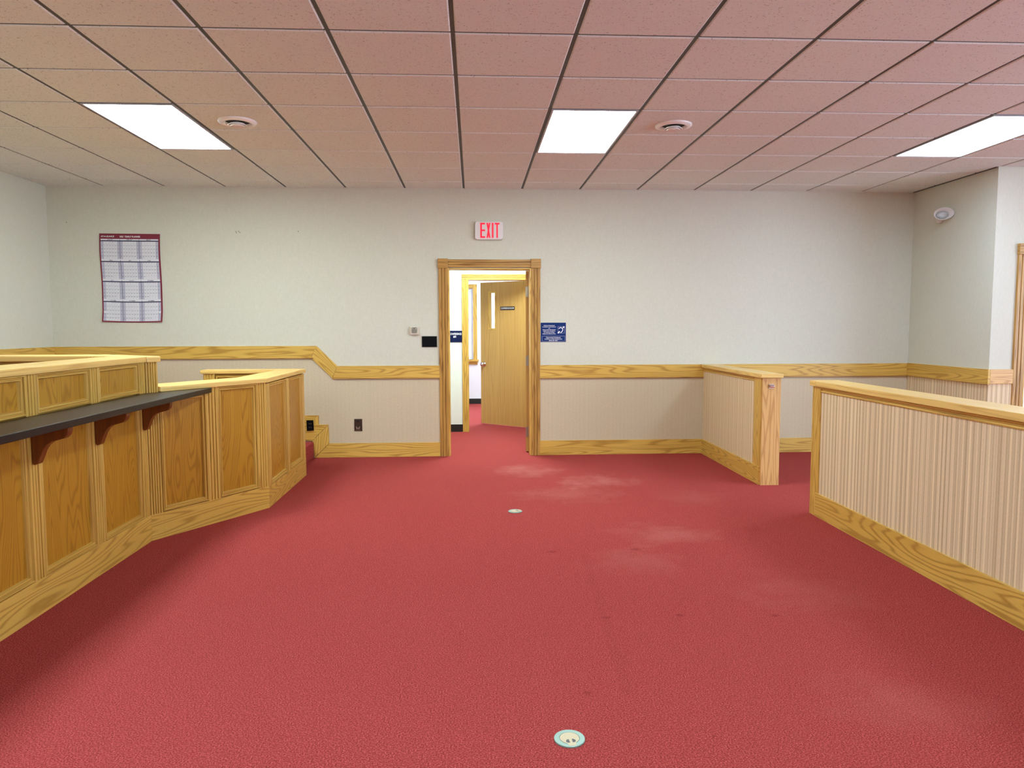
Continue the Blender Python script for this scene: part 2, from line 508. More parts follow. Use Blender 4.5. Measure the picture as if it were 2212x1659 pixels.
MB().box(XL, XR, D-0.012, D, H-0.002, H+0.01).build('wall_angle', M['tile'], ceil)

# ---- walls
DOX0, DOX1, DOZ = -0.266, 0.612, 1.998
wb = empty('wall_back', (0, D, 0), kind='structure')
MB().box(XL-0.15, DOX0, D, D+0.15, 0, H+0.04).box(DOX1, XR+0.15, D, D+0.15, 0, H+0.04).box(DOX0, DOX1, D, D+0.15, DOZ, H+0.04).build('wallpaper', M['wall'], wb)
wl = empty('wall_left', (XL, 2, 0), kind='structure')
MB().box(XL-0.15, XL, YF, D, 0, H+0.04).build('wallpaper', M['wall'], wl)
wr = empty('wall_right', (XR, 7.1, 0), kind='structure')
MB().box(XR, XR+0.15, YJ, D, 0, H+0.04).build('wallpaper', M['wall'], wr)
wj = empty('wall_jog', (5.5, YJ, 0), kind='structure')
JX0, JX1 = 5.09, 6.0
MB().box(XR+0.15, JX0, YJ, YJ+0.15, 0, H+0.04).box(JX1, XE, YJ, YJ+0.15, 0, H+0.04).box(JX0, JX1, YJ, YJ+0.15, 2.03, H+0.04).build('wallpaper', M['jogw'], wj)
we = empty('wall_east', (XE, 1, 0), kind='structure')
WY0, WY1, WZ0, WZ1 = -3.6, 3.6, 0.40, 2.50
MB().box(XE, XE+0.15, YF, WY0, 0, H+0.04).box(XE, XE+0.15, WY1, YJ+0.15, 0, H+0.04).box(XE, XE+0.15, WY0, WY1, 0, WZ0).box(XE, XE+0.15, WY0, WY1, WZ1, H+0.04).build('wallpaper', M['wall'], we)
MB().box(XL-0.15, XE+0.15, YF-0.15, YF, 0, H+0.04).build('wall_front', M['wall'], kind='structure')
# side corridor behind the jog door
MB().box(XR+0.15, XE, 8.6, 8.7, 0, 2.7).build('wall_corridor', M['confw'], kind='structure')
MB().box(XR+0.15, XE, YJ+0.15, 8.6, 2.6, 2.7).build('ceiling_corridor', M['confw'], kind='structure')
lamp_area('corridor_lamp', (5.9, 7.5, 2.58), 0.56, 1.1, 26.0, (0.80, 0.98, 1.22))

# small nail holes left in the wallpaper
for hx_, hz_ in ((-2.445, 2.368), (-2.418, 2.372), (-2.405, 2.360), (-1.81, 2.372), (-4.14, 2.455), (-2.44, 2.356)):
    MB().lathe([(0.0, 0.0003), (0.0045, 0.0003), (0.0045, 0.0), (0.0, 0.0)], 8, (hx_, D, hz_), (0, -1, 0)).build('nail_hole', M['brown'], wb)

# ---- hall and conference room beyond the door
Y2, Y3 = 9.55, 13.05
COX0, COX1, COZ = -0.075, 0.84, 2.005
wh = empty('wall_hall', (0, Y2, 0), kind='structure')
MB().box(-2.6, COX0, Y2, Y2+0.13, 0, 2.75).box(COX1, 2.8, Y2, Y2+0.13, 0, 2.75).box(COX0, COX1, Y2, Y2+0.13, COZ, 2.75).build('painted_wall', M['hallw'], wh)
MB().box(-2.6, 2.8, D+0.15, Y2, 2.66, 2.75).build('ceiling_hall', M['hallw'], kind='structure')
MB().box(-2.7, -2.6, D+0.15, Y2+0.13, 0, 2.75).box(2.8, 2.9, D+0.15, Y2+0.13, 0, 2.75).build('wall_hall_end', M['hallw'], kind='structure')
MB().box(-2.6, COX0-0.075, Y2-0.008, Y2, 0.0, 0.098).build('baseboard_hall', M['cove'], kind='structure')
KX0, KX1, KZ0, KZ1 = -1.15, -0.01, 0.80, 2.07
wc = empty('wall_conference', (0, Y3, 0), kind='structure')
MB().box(-2.6, KX0, Y3, Y3+0.14, 0, 2.75).box(KX1, 3.6, Y3, Y3+0.14, 0, 2.75).box(KX0, KX1, Y3, Y3+0.14, 0, KZ0).box(KX0, KX1, Y3, Y3+0.14, KZ1, 2.75).build('painted_wall', M['confw'], wc)
MB().box(-2.6, 3.6, Y2+0.13, Y3+0.14, 2.72, 2.8).build('ceiling_conference', M['confw'], kind='structure')
MB().box(-2.7, -2.6, Y2+0.13, Y3+0.14, 0, 2.75).box(3.6, 3.7, Y2+0.13, Y3+0.14, 0, 2.75).build('wall_conference_end', M['confw'], kind='structure')
MB().box(-2.6, 3.6, Y3-0.008, Y3, 0, 0.096).build('baseboard_conference', M['cove'], kind='structure')

# conference window
w1 = empty('window_1', (-0.58, Y3, KZ0), kind='structure')
for (a, b, c_, d_) in ((KX1, KX1+0.075, KZ0-0.02, 2.14), (KX0-0.075, KX0, KZ0-0.02, 2.14)):
    MB().box(a, b, Y3-0.02, Y3, c_, d_).build('casing', OK, w1, grain=(0, 0, 1), bevel=0.004)
MB().box(KX0, KX1, Y3-0.02, Y3, KZ1, 2.14).build('head_casing', OK, w1, grain=(1, 0, 0), bevel=0.004)
MB().box(KX0-0.10, KX1+0.10, Y3-0.07, Y3+0.14, KZ0-0.03, KZ0).box(KX0-0.08, KX1+0.08, Y3-0.018, Y3, KZ0-0.085, KZ0-0.03).build('sill', OK, w1, grain=(1, 0, 0))
MB().box(KX0+0.002, KX0+0.05, Y3+0.03, Y3+0.08, KZ0+0.002, KZ1-0.002).box(KX1-0.05, KX1-0.002, Y3+0.03, Y3+0.08, KZ0+0.002, KZ1-0.002).box(KX0+0.051, KX1-0.051, Y3+0.031, Y3+0.079, KZ0+0.002, KZ0+0.05).box(KX0+0.051, KX1-0.051, Y3+0.031, Y3+0.079, KZ1-0.05, KZ1-0.002).build('sash', M['sash'], w1)
MB().box(KX0+0.051, KX1-0.051, Y3+0.052, Y3+0.058, KZ0+0.051, KZ1-0.051).build('pane', M['glass'], w1)
# the east window
w2 = empty('window_2', (XE, 1.6, WZ0), kind='structure')
MB().box(XE+0.04, XE+0.09, WY0, WY0+0.06, WZ0, WZ1).box(XE+0.04, XE+0.09, WY1-0.06, WY1, WZ0, WZ1).box(XE+0.04, XE+0.09, -1.2, -1.14, WZ0, WZ1).box(XE+0.04, XE+0.09, 1.2, 1.26, WZ0, WZ1).box(XE+0.04, XE+0.09, WY0, WY1, WZ0, WZ0+0.06).box(XE+0.04, XE+0.09, WY0, WY1, WZ1-0.06, WZ1).build('sash', M['sash'], w2)
# outdoors behind the conference window
MB().box(-14, 14, 13.4, 60, -0.3, -0.2).build('ground_outside', plain('pale_paving', srgb(190, 190, 186), 0.9), kind='structure')
nb = empty('neighbour_building', (-1.4, 30, -0.2), label='pale blue grey building seen through the conference room window', cat='building')
MB().box(-6.5, 3.5, 30, 36, -0.2, 3.0).build('outer_wall', M['brickout'], nb)
MB().prism([(29.6, 3.0), (33, 4.1), (36.4, 3.0)], -6.8, 3.8, 'x').build('roof', plain('neighbour_roof', srgb(86, 110, 140), 0.8), nb)

# ---- wainscot fabric, rails and skirting on the back wall
def wains(name, poly, parent, mat=M['wains']):
    return MB().prism(poly, D-0.010, D, 'y').build(name, mat, parent, grain=(1, 0, 0))
wains('wainscot_fabric', [(XL, 0.0), (-0.36, 0.0), (-0.36, 0.87), (-1.50, 0.87), (-1.72, 1.08), (XL, 1.08)], wb)
wains('wainscot_fabric', [(0.70, 0.0), (XR, 0.0), (XR, 0.86), (0.70, 0.86)], wb)
RT = 0.022
def rail_y(poly, y0, y1, parent, name='rail_board', g=(1, 0, 0)):
    return MB().prism(poly, y0, y1, 'y').build(name, OK, parent, grain=g, bevel=0.003)
t1 = empty('trim_1', (-2.3, D, 0.84), kind='structure')
rail_y([(XL, 1.060), (-1.705, 1.058), (-1.648, 1.187), (XL, 1.187)], D-RT, D, t1)
rail_y([(-1.704, 1.0565), (-1.488, 0.8455), (-1.436, 0.975), (-1.6475, 1.1865)], D-RT, D, t1, g=(0.71, 0, -0.71))
rail_y([(-1.487, 0.845), (-0.362, 0.845), (-0.362, 0.974), (-1.4355, 0.974)], D-RT, D, t1)
MB().box(XL, -1.68, D-0.03, D, 1.053, 1.062).box(-1.49, -0.362, D-0.03, D, 0.838, 0.846).build('bead', M['oak_red'], t1, grain=(1, 0, 0))
t2 = empty('trim_2', (2.7, D, 0.84), kind='structure')
rail_y([(0.705, 0.838), (XR-0.02, 0.838), (XR-0.02, 0.972), (0.705, 0.972)], D-RT, D, t2)
MB().box(0.705, XR-0.02, D-0.03, D, 0.830, 0.839).build('bead', M['oak_red'], t2, grain=(1, 0, 0))
t3 = empty('trim_3', (XR, 7.1, 0.84), kind='structure')
MB().box(XR-RT, XR, YJ-RT, D-RT, 0.842, 0.976).build('rail_board', OK, t3, grain=(0, 1, 0), bevel=0.003)
MB().box(XR, 4.99, YJ-RT, YJ, 0.842, 0.976).build('rail_board', M['oak_post'], t3, grain=(1, 0, 0), bevel=0.003)
MB().box(XR-0.028, XR, YJ-0.028, D-RT, 0.834, 0.843).build('bead', M['oak_red'], t3, grain=(0, 1, 0))
t4 = empty('trim_4', (XL, 4, 1.06), kind='structure')
MB().box(XL, XL+RT, YF, D-RT, 1.060, 1.187).build('rail_board', OK, t4, grain=(0, 1, 0), bevel=0.003)
MB().box(XL, XL+0.01, YF, D-0.01, 0, 1.06).build('wainscot_fabric', M['wains'], wl, grain=(0, 1, 0))
MB().box(XR-0.010, XR, YJ, D-0.01, 0, 0.85).build('wainscot_fabric', M['rib'], wr, grain=(0, 1, 0))
MB().box(XR-0.010, 4.99, YJ-0.010, YJ, 0, 0.85).build('wainscot_fabric', M['rib'], wj, grain=(1, 0, 0))

bb = empty('baseboard_back', (0, D, 0), kind='structure')
BT = 0.020
MB().prism([(-1.690, 0.0), (-0.362, 0.0), (-0.362, 0.152), (-1.535, 0.152)], D-BT, D-0.0, 'y').build('skirting_board', OK, bb, grain=(1, 0, 0), bevel=0.003)
MB().prism([(-1.6915, 0.003), (-1.5365, 0.1525), (-1.540, 0.352), (-1.708, 0.185)], D-BT-0.006, D, 'y').build('stair_skirting', OK, bb, grain=(0, 0, 1), bevel=0.003)
MB().prism([(-2.05, 0.185), (-1.709, 0.186), (-1.541, 0.3535), (-2.05, 0.3535)], D-BT-0.006, D, 'y').build('stair_skirting', OK, bb, grain=(1, 0, 0), bevel=0.003)
MB().prism([(-1.705, 0.354), (-1.640, 0.354), (-1.642, 0.452), (-1.700, 0.404)], D-BT, D, 'y').build('stair_skirting', OK, bb, grain=(0, 0, 1))
MB().prism([(-4.3, 0.30), (-1.95, 0.30), (-1.95, 0.354), (-1.706, 0.354), (-1.701, 0.4045), (-1.643, 0.4525), (-4.3, 0.4525)], D-BT+0.001, D, 'y').build('stair_skirting', OK, bb, grain=(1, 0, 0))
MB().box(0.705, XR-0.01, D-BT, D, 0, 0.158).build('skirting_board', OK, bb, grain=(1, 0, 0), bevel=0.003)
bj = empty('baseboard_right', (XR, 7.1, 0), kind='structure')
MB().box(XR-BT, XR, YJ-BT, D-BT, 0, 0.158).build('skirting_board', OK, bj, grain=(0, 1, 0), bevel=0.003)
MB().box(XR, 4.99, YJ-BT, YJ, 0, 0.158).build('skirting_board', OK, bj, grain=(1, 0, 0), bevel=0.003)

# platform and step behind the desks
MB().prism([(-4.3, 5.3), (-2.55, 5.3), (-2.55, 6.98), (-2.02, 6.98), (-2.02, D-0.02), (-4.3, D-0.02)], 0.0, 0.295, 'z').build('floor_platform', M['carpet'], bevel=0.02, kind='structure')
MB().box(-2.02, -1.694, 6.98, D-0.027, 0.0, 0.178).build('carpeted_step', M['carpet'], bevel=0.022,
    label='dark red carpeted step tucked behind the panelled desk at the back wall', cat='step')

# ---- casing helper (fluted vertical board)
def fluted(poly_w, depth, n=3, gd=0.008, gw=0.009):
    """cross-section points (s, w) from s=0..poly_w with n grooves; back at w=-depth"""
    pts = [(0, -depth), (0, -0.002), (0.002, 0)]
    for k in range(n):
        c = poly_w*(k+1)/(n+1)
        pts += [(c-gw/2, 0), (c-gw*0.18, -gd), (c+gw*0.18, -gd), (c+gw/2, 0)]
    pts += [(poly_w-0.002, 0), (poly_w, -0.002), (poly_w, -depth)]
    return pts
def door_set(name, y, x0, x1, z, cw, loc, blocks=True, jamb=0.15, n=2, mats=(M['oak_red'], M['oak'])):
    d = empty(name, loc, kind='structure')
    for a in (x0-cw, x1):
        MB(lambda s, w, zz, a=a: (a+s, y-0.022-w, zz)).prism(fluted(cw, 0.022, n), 0, z, 'z').build('casing', mats[0], d, grain=(0, 0, 1))
    if blocks:
        for a in (x0-cw-0.006, x1-0.003):
            MB().box(a, a+cw+0.009, y-0.034, y, z, z+0.098).build('corner_block', mats[0], d, grain=(1, 0, 0), bevel=0.004)
        MB(lambda s, w, zz: (zz, y-0.022-w, z+0.008+s)).prism(fluted(0.082, 0.022, n), x0+0.003, x1-0.003, 'z').build('head_casing', mats[0], d, grain=(1, 0, 0))
    else:
        MB(lambda s, w, zz: (zz, y-0.022-w, z+s)).prism(fluted(cw*0.85, 0.022, n), x0-cw, x1+cw, 'z').build('head_casing', mats[0], d, grain=(1, 0, 0))
    jm = MB()
    jm.box(x0, x0+0.012, y-0.02, y+jamb+0.02, 0, z, (0, 0, 1)).box(x1-0.012, x1, y-0.02, y+jamb+0.02, 0, z, (0, 0, 1)).box(x0+0.012, x1-0.012, y-0.02, y+jamb+0.02, z-0.012, z, (1, 0, 0))
    jm.build('jamb', mats[1], d)
    return d
d1 = door_set('door_1', D, DOX0, DOX1, DOZ, 0.098, (0.17, D, 0))
# the open leaf of door 1, swung past square into the hall
ang = math.radians(100)
hx, hy = DOX1-0.010, D+0.172
def leafT(ax, ay, a):
    ca, sa = math.cos(a), math.sin(a)
    return lambda s, w, z: (ax - s*ca + w*sa, ay + s*sa + w*ca, z)
T1 = leafT(DOX1-0.006, hy, ang)
lf = MB(T1).box(0, 0.86, -0.038, 0.0, 0.012, 1.985).build('door_leaf', M['oak_door'], d1, grain=(0, 0, 1))
for z in (0.23, 1.01, 1.76):
    h = MB(); h.box(hx-0.034, hx+0.000, hy-0.006, hy-0.002, z-0.055, z+0.055)
    h.lathe([(0.0, z-0.058), (0.007, z-0.058), (0.007, z+0.058), (0.0, z+0.058)], 10, (hx+0.001, hy-0.007, 0))
    h.build('hinge', M['steel'], lf)
d2 = door_set('door_2', Y2, COX0, COX1, COZ, 0.073, (0.38, Y2, 0), blocks=False, n=2, mats=(M['oak'], M['oak']))
# conference leaf
HX, HY = 0.80, 9.70
FX, FY = 0.102, 10.29
la = math.atan2(FY-HY, HX-FX)
LW = math.hypot(HX-FX, FY-HY)
T2 = leafT(HX, HY, la)     # s from hinge to free edge; w<0 towards the hall
lo_s, hi_s = LW-0.272, LW-0.150
dl = MB(T2); DT = 0.044; Z0, Z1 = 0.016, 2.0
LZ0, LZ1 = 1.350, 1.865
for b in ((0, lo_s, Z0, Z1), (hi_s, LW, Z0, Z1), (lo_s, hi_s, Z0, LZ0), (lo_s, hi_s, LZ1, Z1)):
    dl.box(b[0], b[1], 0, DT, b[2], b[3], (0, 0, 1))
# one grain phase for the whole face
dlo = dl.build('door_leaf', M['oak_door'], d2, grain=(0, 0, 1))
fr = MB(T2)
fr.box(lo_s-0.006, lo_s+0.012, -0.006, DT, LZ0-0.006, LZ1+0.006).box(hi_s-0.012, hi_s+0.006, -0.006, DT, LZ0-0.006, LZ1+0.006)
fr.box(lo_s+0.012, hi_s-0.012, -0.006, DT, LZ0-0.006, LZ0+0.012).box(lo_s+0.012, hi_s-0.012, -0.006, DT, LZ1-0.012, LZ1+0.006)
fr.build('lite_frame', OK, dlo, grain=(0, 0, 1))
MB(T2).box(lo_s+0.012, hi_s-0.012, 0.018, 0.024, LZ0+0.012, LZ1-0.012).build('lite_pane', M['lite'], dlo)
ks = LW-0.062
kp = Vector(T2(ks, 0, 0.86)); kn = (Vector(T2(ks, -1, 0.86))-kp).normalized()
MB().lathe([(0, 0), (0.033, 0), (0.033, 0.006), (0.014, 0.010), (0.013, 0.03), (0.024, 0.036), (0.030, 0.048), (0.027, 0.060), (0.0, 0.064)], 20, kp, kn).build('door_knob', M['chrome'], dlo, smooth=True)
d3 = door_set('door_3', YJ, JX0, JX1, 2.03, 0.10, (5.54, YJ, 0))

# ================================================================== PANELLED DESKS
P1 = Vector((-2.09, 4.732)); P2 = Vector((-1.571, 5.566)); P3 = Vector((-1.570, 6.805))
DS = (P2-P1).normalized(); NS = Vector((DS.y, -DS.x))
def frameT(o, d):
    n = Vector((d.y, -d.x))
    return lambda s, w, z: (o.x+d.x*s+n.x*w, o.y+d.y*s+n.y*w, z)
def v3(d): return Vector((d.x, d.y, 0))

def panel_unit(parent, o, d, s0, s1, z0, z1, wide=0.030, mats=None):
    """recessed veneer panel with a mitred stepped moulding between s0..s1, z0..z1"""
    T = frameT(o, d)
    MB(T).box(s0+0.004, s1-0.004, -0.027, -0.0235, z0+0.004, z1-0.004).build('panel', M['oak_panel'], parent, grain=(0, 0, 1))
    prof = [(0.0, -0.026), (0.0, -0.003), (0.003, 0.001), (0.007, 0.001), (0.009, -0.008), (0.012, -0.013), (0.015, -0.013), (0.017, -0.006), (0.023, -0.006), (0.026, -0.013), (0.028, -0.024)]
    k = wide/0.028
    mb = MB(T)
    rings = []
    for (i, w) in prof:
        i *= k
        rings.append([mb.V(p) for p in ((s0+i, w, z0+i), (s1-i, w, z0+i), (s1-i, w, z1-i), (s0+i, w, z1-i))])
    gh, gv = mb.g(v3(d)), mb.g((0, 0, 1))
    for a, b in zip(rings, rings[1:]):
        for j in range(4):
            j2 = (j+1) % 4
            mb.face([a[j], a[j2], b[j2], b[j]], gh if j in (0, 2) else gv)
    mb.build('panel_moulding', M['oak_straight'], parent)
def pilaster(parent, o, d, s0, s1, z0, z1, n=3, mat=None):
    T = frameT(o, d)
    pts = fluted(s1-s0, 0.022, n)
    MB(lambda s, w, z: T(s0+s, w-0.002, z)).prism(pts, z0, z1, 'z').build('pilaster', mat or M['oak_straight'], parent, grain=(0, 0, 1))
def cap(parent, poly, z0, z1, g, mat=None):
    MB().prism(poly, z0, z1, 'z').build('cap_rail', mat or M['oak_cap'], parent, grain=g, bevel=0.007)

# ---- the tall bench on the left wall side
bench = empty('judge_bench', (-2.25, 3.0, 0), label='tall oak bench with recessed panels above and below a black counter', cat='bench')
A = Vector((-2.09, 0.0)); dA = Vector((0, 1))
YB = 1.19
MB().box(-2.34, -2.118, YB, 4.70, 0.0, 1.160).build('carcass', OK, bench, grain=(0, 1, 0))
MB(frameT(A, dA)).box(YB, 4.732, -0.028, 0.0, 0.0, 0.170).build('base_board', OK, bench, grain=(0, 1, 0), bevel=0.002)
ys = [4.732]
edges = []   # (pilaster start, end)
k = 4.07
pil = [(4.648, 4.730)]
for i in range(6):
    pil.append((4.068-0.578*i, 4.156-0.578*i))
pil = [p for p in pil if p[1] > YB+0.05]
for (a, b) in pil:
    pilaster(bench, A, dA, a, b, 0.170, 0.928, 3)
    pilaster(bench, A, dA, a, b, 0.963, 1.160, 3)
for (a, b), (c_, d_) in zip(pil[1:], pil):
    panel_unit(bench, A, dA, b, c_, 0.172, 0.927)
    panel_unit(bench, A, dA, b, c_, 0.968, 1.160)
# angled end post
T = frameT(P1, DS)
MB(T).box(0.0, 0.088, -0.54, -0.012, 0.0, 1.157).build('end_post', M['oak_straight'], bench, grain=(0, 0, 1))
MB(T).box(0.0, 0.0912, -0.010, 0.0, 0.0, 0.170).build('base_board', OK, bench, grain=v3(DS), uvo=(12.3, 8.1))
MB(lambda s, w, z: T(0.002+s, w, z)).prism(fluted(0.084, 0.012, 4), 0.170, 1.158, 'z').build('pilaster', M['oak_straight'], bench, grain=(0, 0, 1))
# side wall behind
MB().prism([(-2.56, 4.98), (-2.52, 5.10), (-4.29, 5.15), (-4.29, 4.95)], 0.0, 1.157, 'z').build('side_wall', M['oak'], bench, grain=(1, 0, 0))
MB().box(-4.29, -2.40, 4.925, 4.955, 1.105, 1.125).build('side_moulding', M['oak_red'], bench, grain=(1, 0, 0))
cap(bench, [(-2.076, YB), (-2.076, 4.724), (-2.345, 4.86), (-2.345, YB)], 1.160, 1.196, (0, 1, 0))
cap(bench, [(-2.0755, 4.7255), (-2.027, 4.815), (-2.045, 4.85), (-2.50, 5.165), (-2.51, 4.885), (-2.345, 4.8615)], 1.158, 1.195, (0.53, 0.85, 0))
cap(bench, [(-2.502, 5.165), (-4.30, 5.20), (-4.30, 4.92), (-2.512, 4.885)], 1.160, 1.196, (1, 0, 0))
# corbels under the counter
CP = [(-2.092, 0.928), (-2.092, 0.737), (-2.082, 0.730), (-2.066, 0.735), (-2.058, 0.752), (-2.040, 0.798), (-2.024, 0.822), (-2.000, 0.840),
      (-1.965, 0.849), (-1.940, 0.856), (-1.925, 0.870), (-1.918, 0.890), (-1.918, 0.928)]
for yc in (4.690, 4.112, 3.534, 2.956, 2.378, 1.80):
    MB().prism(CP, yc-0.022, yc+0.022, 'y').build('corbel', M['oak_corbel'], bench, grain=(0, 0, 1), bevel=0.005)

# ---- black counter
ct = MB().prism([(-2.088, YB), (-1.823, YB), (-1.823, 5.138), (-1.838, 5.137), (-2.040, 4.812), (-2.088, 4.735)], 0.9285, 0.9625, 'z')
ct.build('counter_top', M['lam'], bevel=0.003, label='long black laminate counter carried on oak corbels along the tall bench', cat='counter')

# ---- the lower desk
desk = empty('clerk_desk', (-1.9, 6.0, 0), label='lower angled oak desk with tall panels, between bench and back wall steps', cat='desk')
L = (P2-P1).length
zt = 0.955
MB(frameT(P1, DS)).box(0.092, L-0.05, -0.26, -0.028, 0.0, 0.955).build('carcass', OK, desk, grain=(0.53, 0.85, 0))
MB(frameT(P1, DS)).prism([(0.092, 0.0), (L, 0.0), (L-0.014, -0.027), (0.092, -0.027)], 0.0, 0.170, 'z').build('base_board', OK, desk, grain=v3(DS), uvo=(12.3, 8.1))
pilaster(desk, P1, DS, 0.445, 0.545, 0.170, zt+0.008, 3)
pilaster(desk, P1, DS, 0.892, L-0.002, 0.170, zt+0.010, 3)
panel_unit(desk, P1, DS, 0.092, 0.445, 0.174, 0.9275)
panel_unit(desk, P1, DS, 0.545, 0.892, 0.174, zt+0.006)
dC = Vector((0, 1)); LC = 1.238
PC = Vector((-1.571, 5.566))
MB(frameT(PC, dC)).box(0.03, LC-0.03, -0.20, -0.028, 0.0, 0.955).build('carcass', OK, desk, grain=(0, 1, 0))
MB(frameT(PC, dC)).prism([(0.0, 0.0), (LC, 0.0), (LC, -0.028), (0.014, -0.028)], 0.0, 0.162, 'z').build('base_board', OK, desk, grain=(0, 1, 0), bevel=0.002)
pilaster(desk, PC, dC, 0.002, 0.080, 0.163, zt-0.001, 0)
pilaster(desk, PC, dC, 0.590, 0.660, 0.163, zt-0.001, 0)
pilaster(desk, PC, dC, 1.150, LC-0.001, 0.163, zt-0.001, 0)
panel_unit(desk, PC, dC, 0.080, 0.590, 0.166, zt-0.003)
panel_unit(desk, PC, dC, 0.660, 1.150, 0.166, zt-0.003)
# caps with mitred corners
nb2 = (NS+Vector((1, 0))).normalized(); mit = 1/nb2.dot(NS)
def off(w): return P2 + nb2*(w*mit)
o_, i_ = off(0.014), off(-0.25)
s_ = P1 + DS*0.092
cap(desk, [tuple(s_+NS*0.014), tuple(o_), tuple(i_), tuple(s_-NS*0.25)], 0.963, 0.998, (0.53, 0.85, 0))
cap(desk, [(o_.x, o_.y), (-1.558, 6.816), (-1.79, 6.68), (i_.x, i_.y)], 0.9625, 0.9975, (0, 1, 0))
cap(desk, [(-1.559, 6.818), (-2.465, 6.835), (-2.465, 6.665), (-1.7905, 6.6815)], 0.963, 0.998, (1, 0, 0))
# back partition with its fluted end post and one panel seen from inside
MB().box(-2.44, -1.60, 6.705, 6.80, 0.0, 0.962).build('rear_partition', OK, desk, grain=(1, 0, 0))
T5 = frameT(Vector((-2.44, 6.675)), Vector((1, 0)))
MB(lambda s, w, z: (-2.44+s, 6.675-w, z)).prism(fluted(0.10, 0.035, 3), 0, 0.962, 'z').build('rear_post', M['oak_straight'], desk, grain=(0, 0, 1))
MB().box(-2.33, -2.318, 6.685, 6.706, 0.2, 0.945).box(-1.82, -1.80, 6.685, 6.706, 0.2, 0.945).box(-2.318, -1.82, 6.685, 6.706, 0.930, 0.945).build('rear_moulding', OK, desk, grain=(1, 0, 0))

# ================================================================== HALF WALLS on the right
def half_wall(name, label, x, ya, yb, ztop, zund, tilt=0.0, end='far'):
    pass
hw1 = empty('half_wall', (2.56, 6.9, 0), label='short half wall with a bare oak end post, joined to the back wall', cat='partition', kind='thing')
XA = 2.478
MB().box(XA+0.012, XA+0.16, 6.14, D-0.012, 0.0, 0.935).build('core', M['rib'], hw1, grain=(0, 1, 0))
MB().box(XA+0.006, XA+0.012, 6.27, D-0.021, 0.150, 0.905).build('fabric_panel', M['rib'], hw1, grain=(0, 1, 0))
MB().box(XA+0.16, XA+0.166, 6.14, D-0.021, 0.150, 0.905).build('fabric_panel', M['rib'], hw1, grain=(0, 1, 0))
MB().box(XA-0.008, XA+0.012, 6.122, D-0.0205, 0.0, 0.160).build('base_board', OK, hw1, grain=(0, 1, 0), bevel=0.002)
MB().box(XA+0.16, XA+0.175, 6.14, D-0.0205, 0.0, 0.160).build('base_board', OK, hw1, grain=(0, 1, 0), bevel=0.002)
MB().box(XA-0.002, XA+0.012, 6.122, 6.272, 0.161, 0.934).build('side_stile', OK, hw1, grain=(0, 0, 1), bevel=0.002)
MB().box(XA+0.004, XA+0.166, 6.100, 6.121, 0.0, 0.934).build('end_post', M['oak_post'], hw1, grain=(0, 0, 1), bevel=0.002)
def under_mould(parent, y0, y1, zt_, x=XA):
    prof = [(x+0.012, zt_-0.038), (x+0.003, zt_-0.038), (x+0.001, zt_-0.032), (x+0.003, zt_-0.026), (x+0.009, zt_-0.024), (x+0.009, zt_-0.016), (x-0.001, zt_-0.012), (x-0.003, zt_-0.004), (x-0.001, zt_), (x+0.012, zt_)]
    MB().prism(prof, y0, y1, 'y').build('cap_moulding', M['oak_straight'], parent, grain=(0, 1, 0))
under_mould(hw1, 6.273, D-0.0225, 0.934)
MB().box(XA-0.018, XA+0.178, 6.080, D-0.0225, 0.936, 0.972).build('cap_rail', M['oak_cap'], hw1, grain=(0, 1, 0), bevel=0.005)
lt = MB(); lt.box(2.534, 2.580, 6.092, 6.0995, 0.846, 0.884)
lt.lathe([(0, -0.021), (0.011, -0.021), (0.013, -0.016), (0.013, 0.016), (0.011, 0.021), (0, 0.021)], 14, (2.557, 6.088, 0.866), (1, 0, 0))
lt.build('latch_keeper', M['chrome'], hw1, label='small chrome latch keeper', bevel=0.0)

hw2 = empty('half_wall', (2.58, 3.2, 0), label='long low ribbed fabric half wall with broad oak cap, nearest the camera', cat='partition', kind='thing')
YA = 0.9
TL = 5.160
MB().box(XA+0.012, XA+0.17, YA, TL-0.02, 0.0, 0.944).build('core', M['rib'], hw2, grain=(0, 1, 0))
MB().box(XA+0.008, XA+0.012, YA, 5.055, 0.160, 0.91).build('fabric_panel', M['rib'], hw2, grain=(0, 1, 0))
MB().box(XA+0.17, XA+0.176, YA, TL-0.02, 0.160, 0.91).build('fabric_panel', M['rib'], hw2, grain=(0, 1, 0))
MB().box(XA-0.004, XA+0.012, YA, 5.082, 0.0, 0.171).build('base_board', OK, hw2, grain=(0, 1, 0), bevel=0.003)
MB().box(XA+0.17, XA+0.184, YA, TL-0.02, 0.0, 0.171).build('base_board', OK, hw2, grain=(0, 1, 0), bevel=0.002)
MB().box(XA-0.002, XA+0.012, 5.0825, 5.1385, 0.0, 0.944).build('side_stile', OK, hw2, grain=(0, 0, 1), bevel=0.002)
MB().box(XA-0.001, XA+0.012, 5.048, 5.082, 0.172, 0.944).build('side_stile', OK, hw2, grain=(0, 0, 1), bevel=0.002)
MB().box(XA-0.004, XA+0.178, 5.139, TL, 0.0, 0.944).build('end_post', OK, hw2, grain=(0, 0, 1), bevel=0.002)
under_mould(hw2, YA, 5.047, 0.944)
MB().box(XA-0.018, XA+0.196, YA, 5.095, 0.945, 0.984).build('cap_rail', M['oak_cap'], hw2, grain=(0, 1, 0), bevel=0.005)
MB().box(XA-0.018, XA+0.196, 5.0955, 5.185, 0.945, 0.984).build('cap_end', M['oak_cap'], hw2, grain=(1, 0, 0), bevel=0.005)

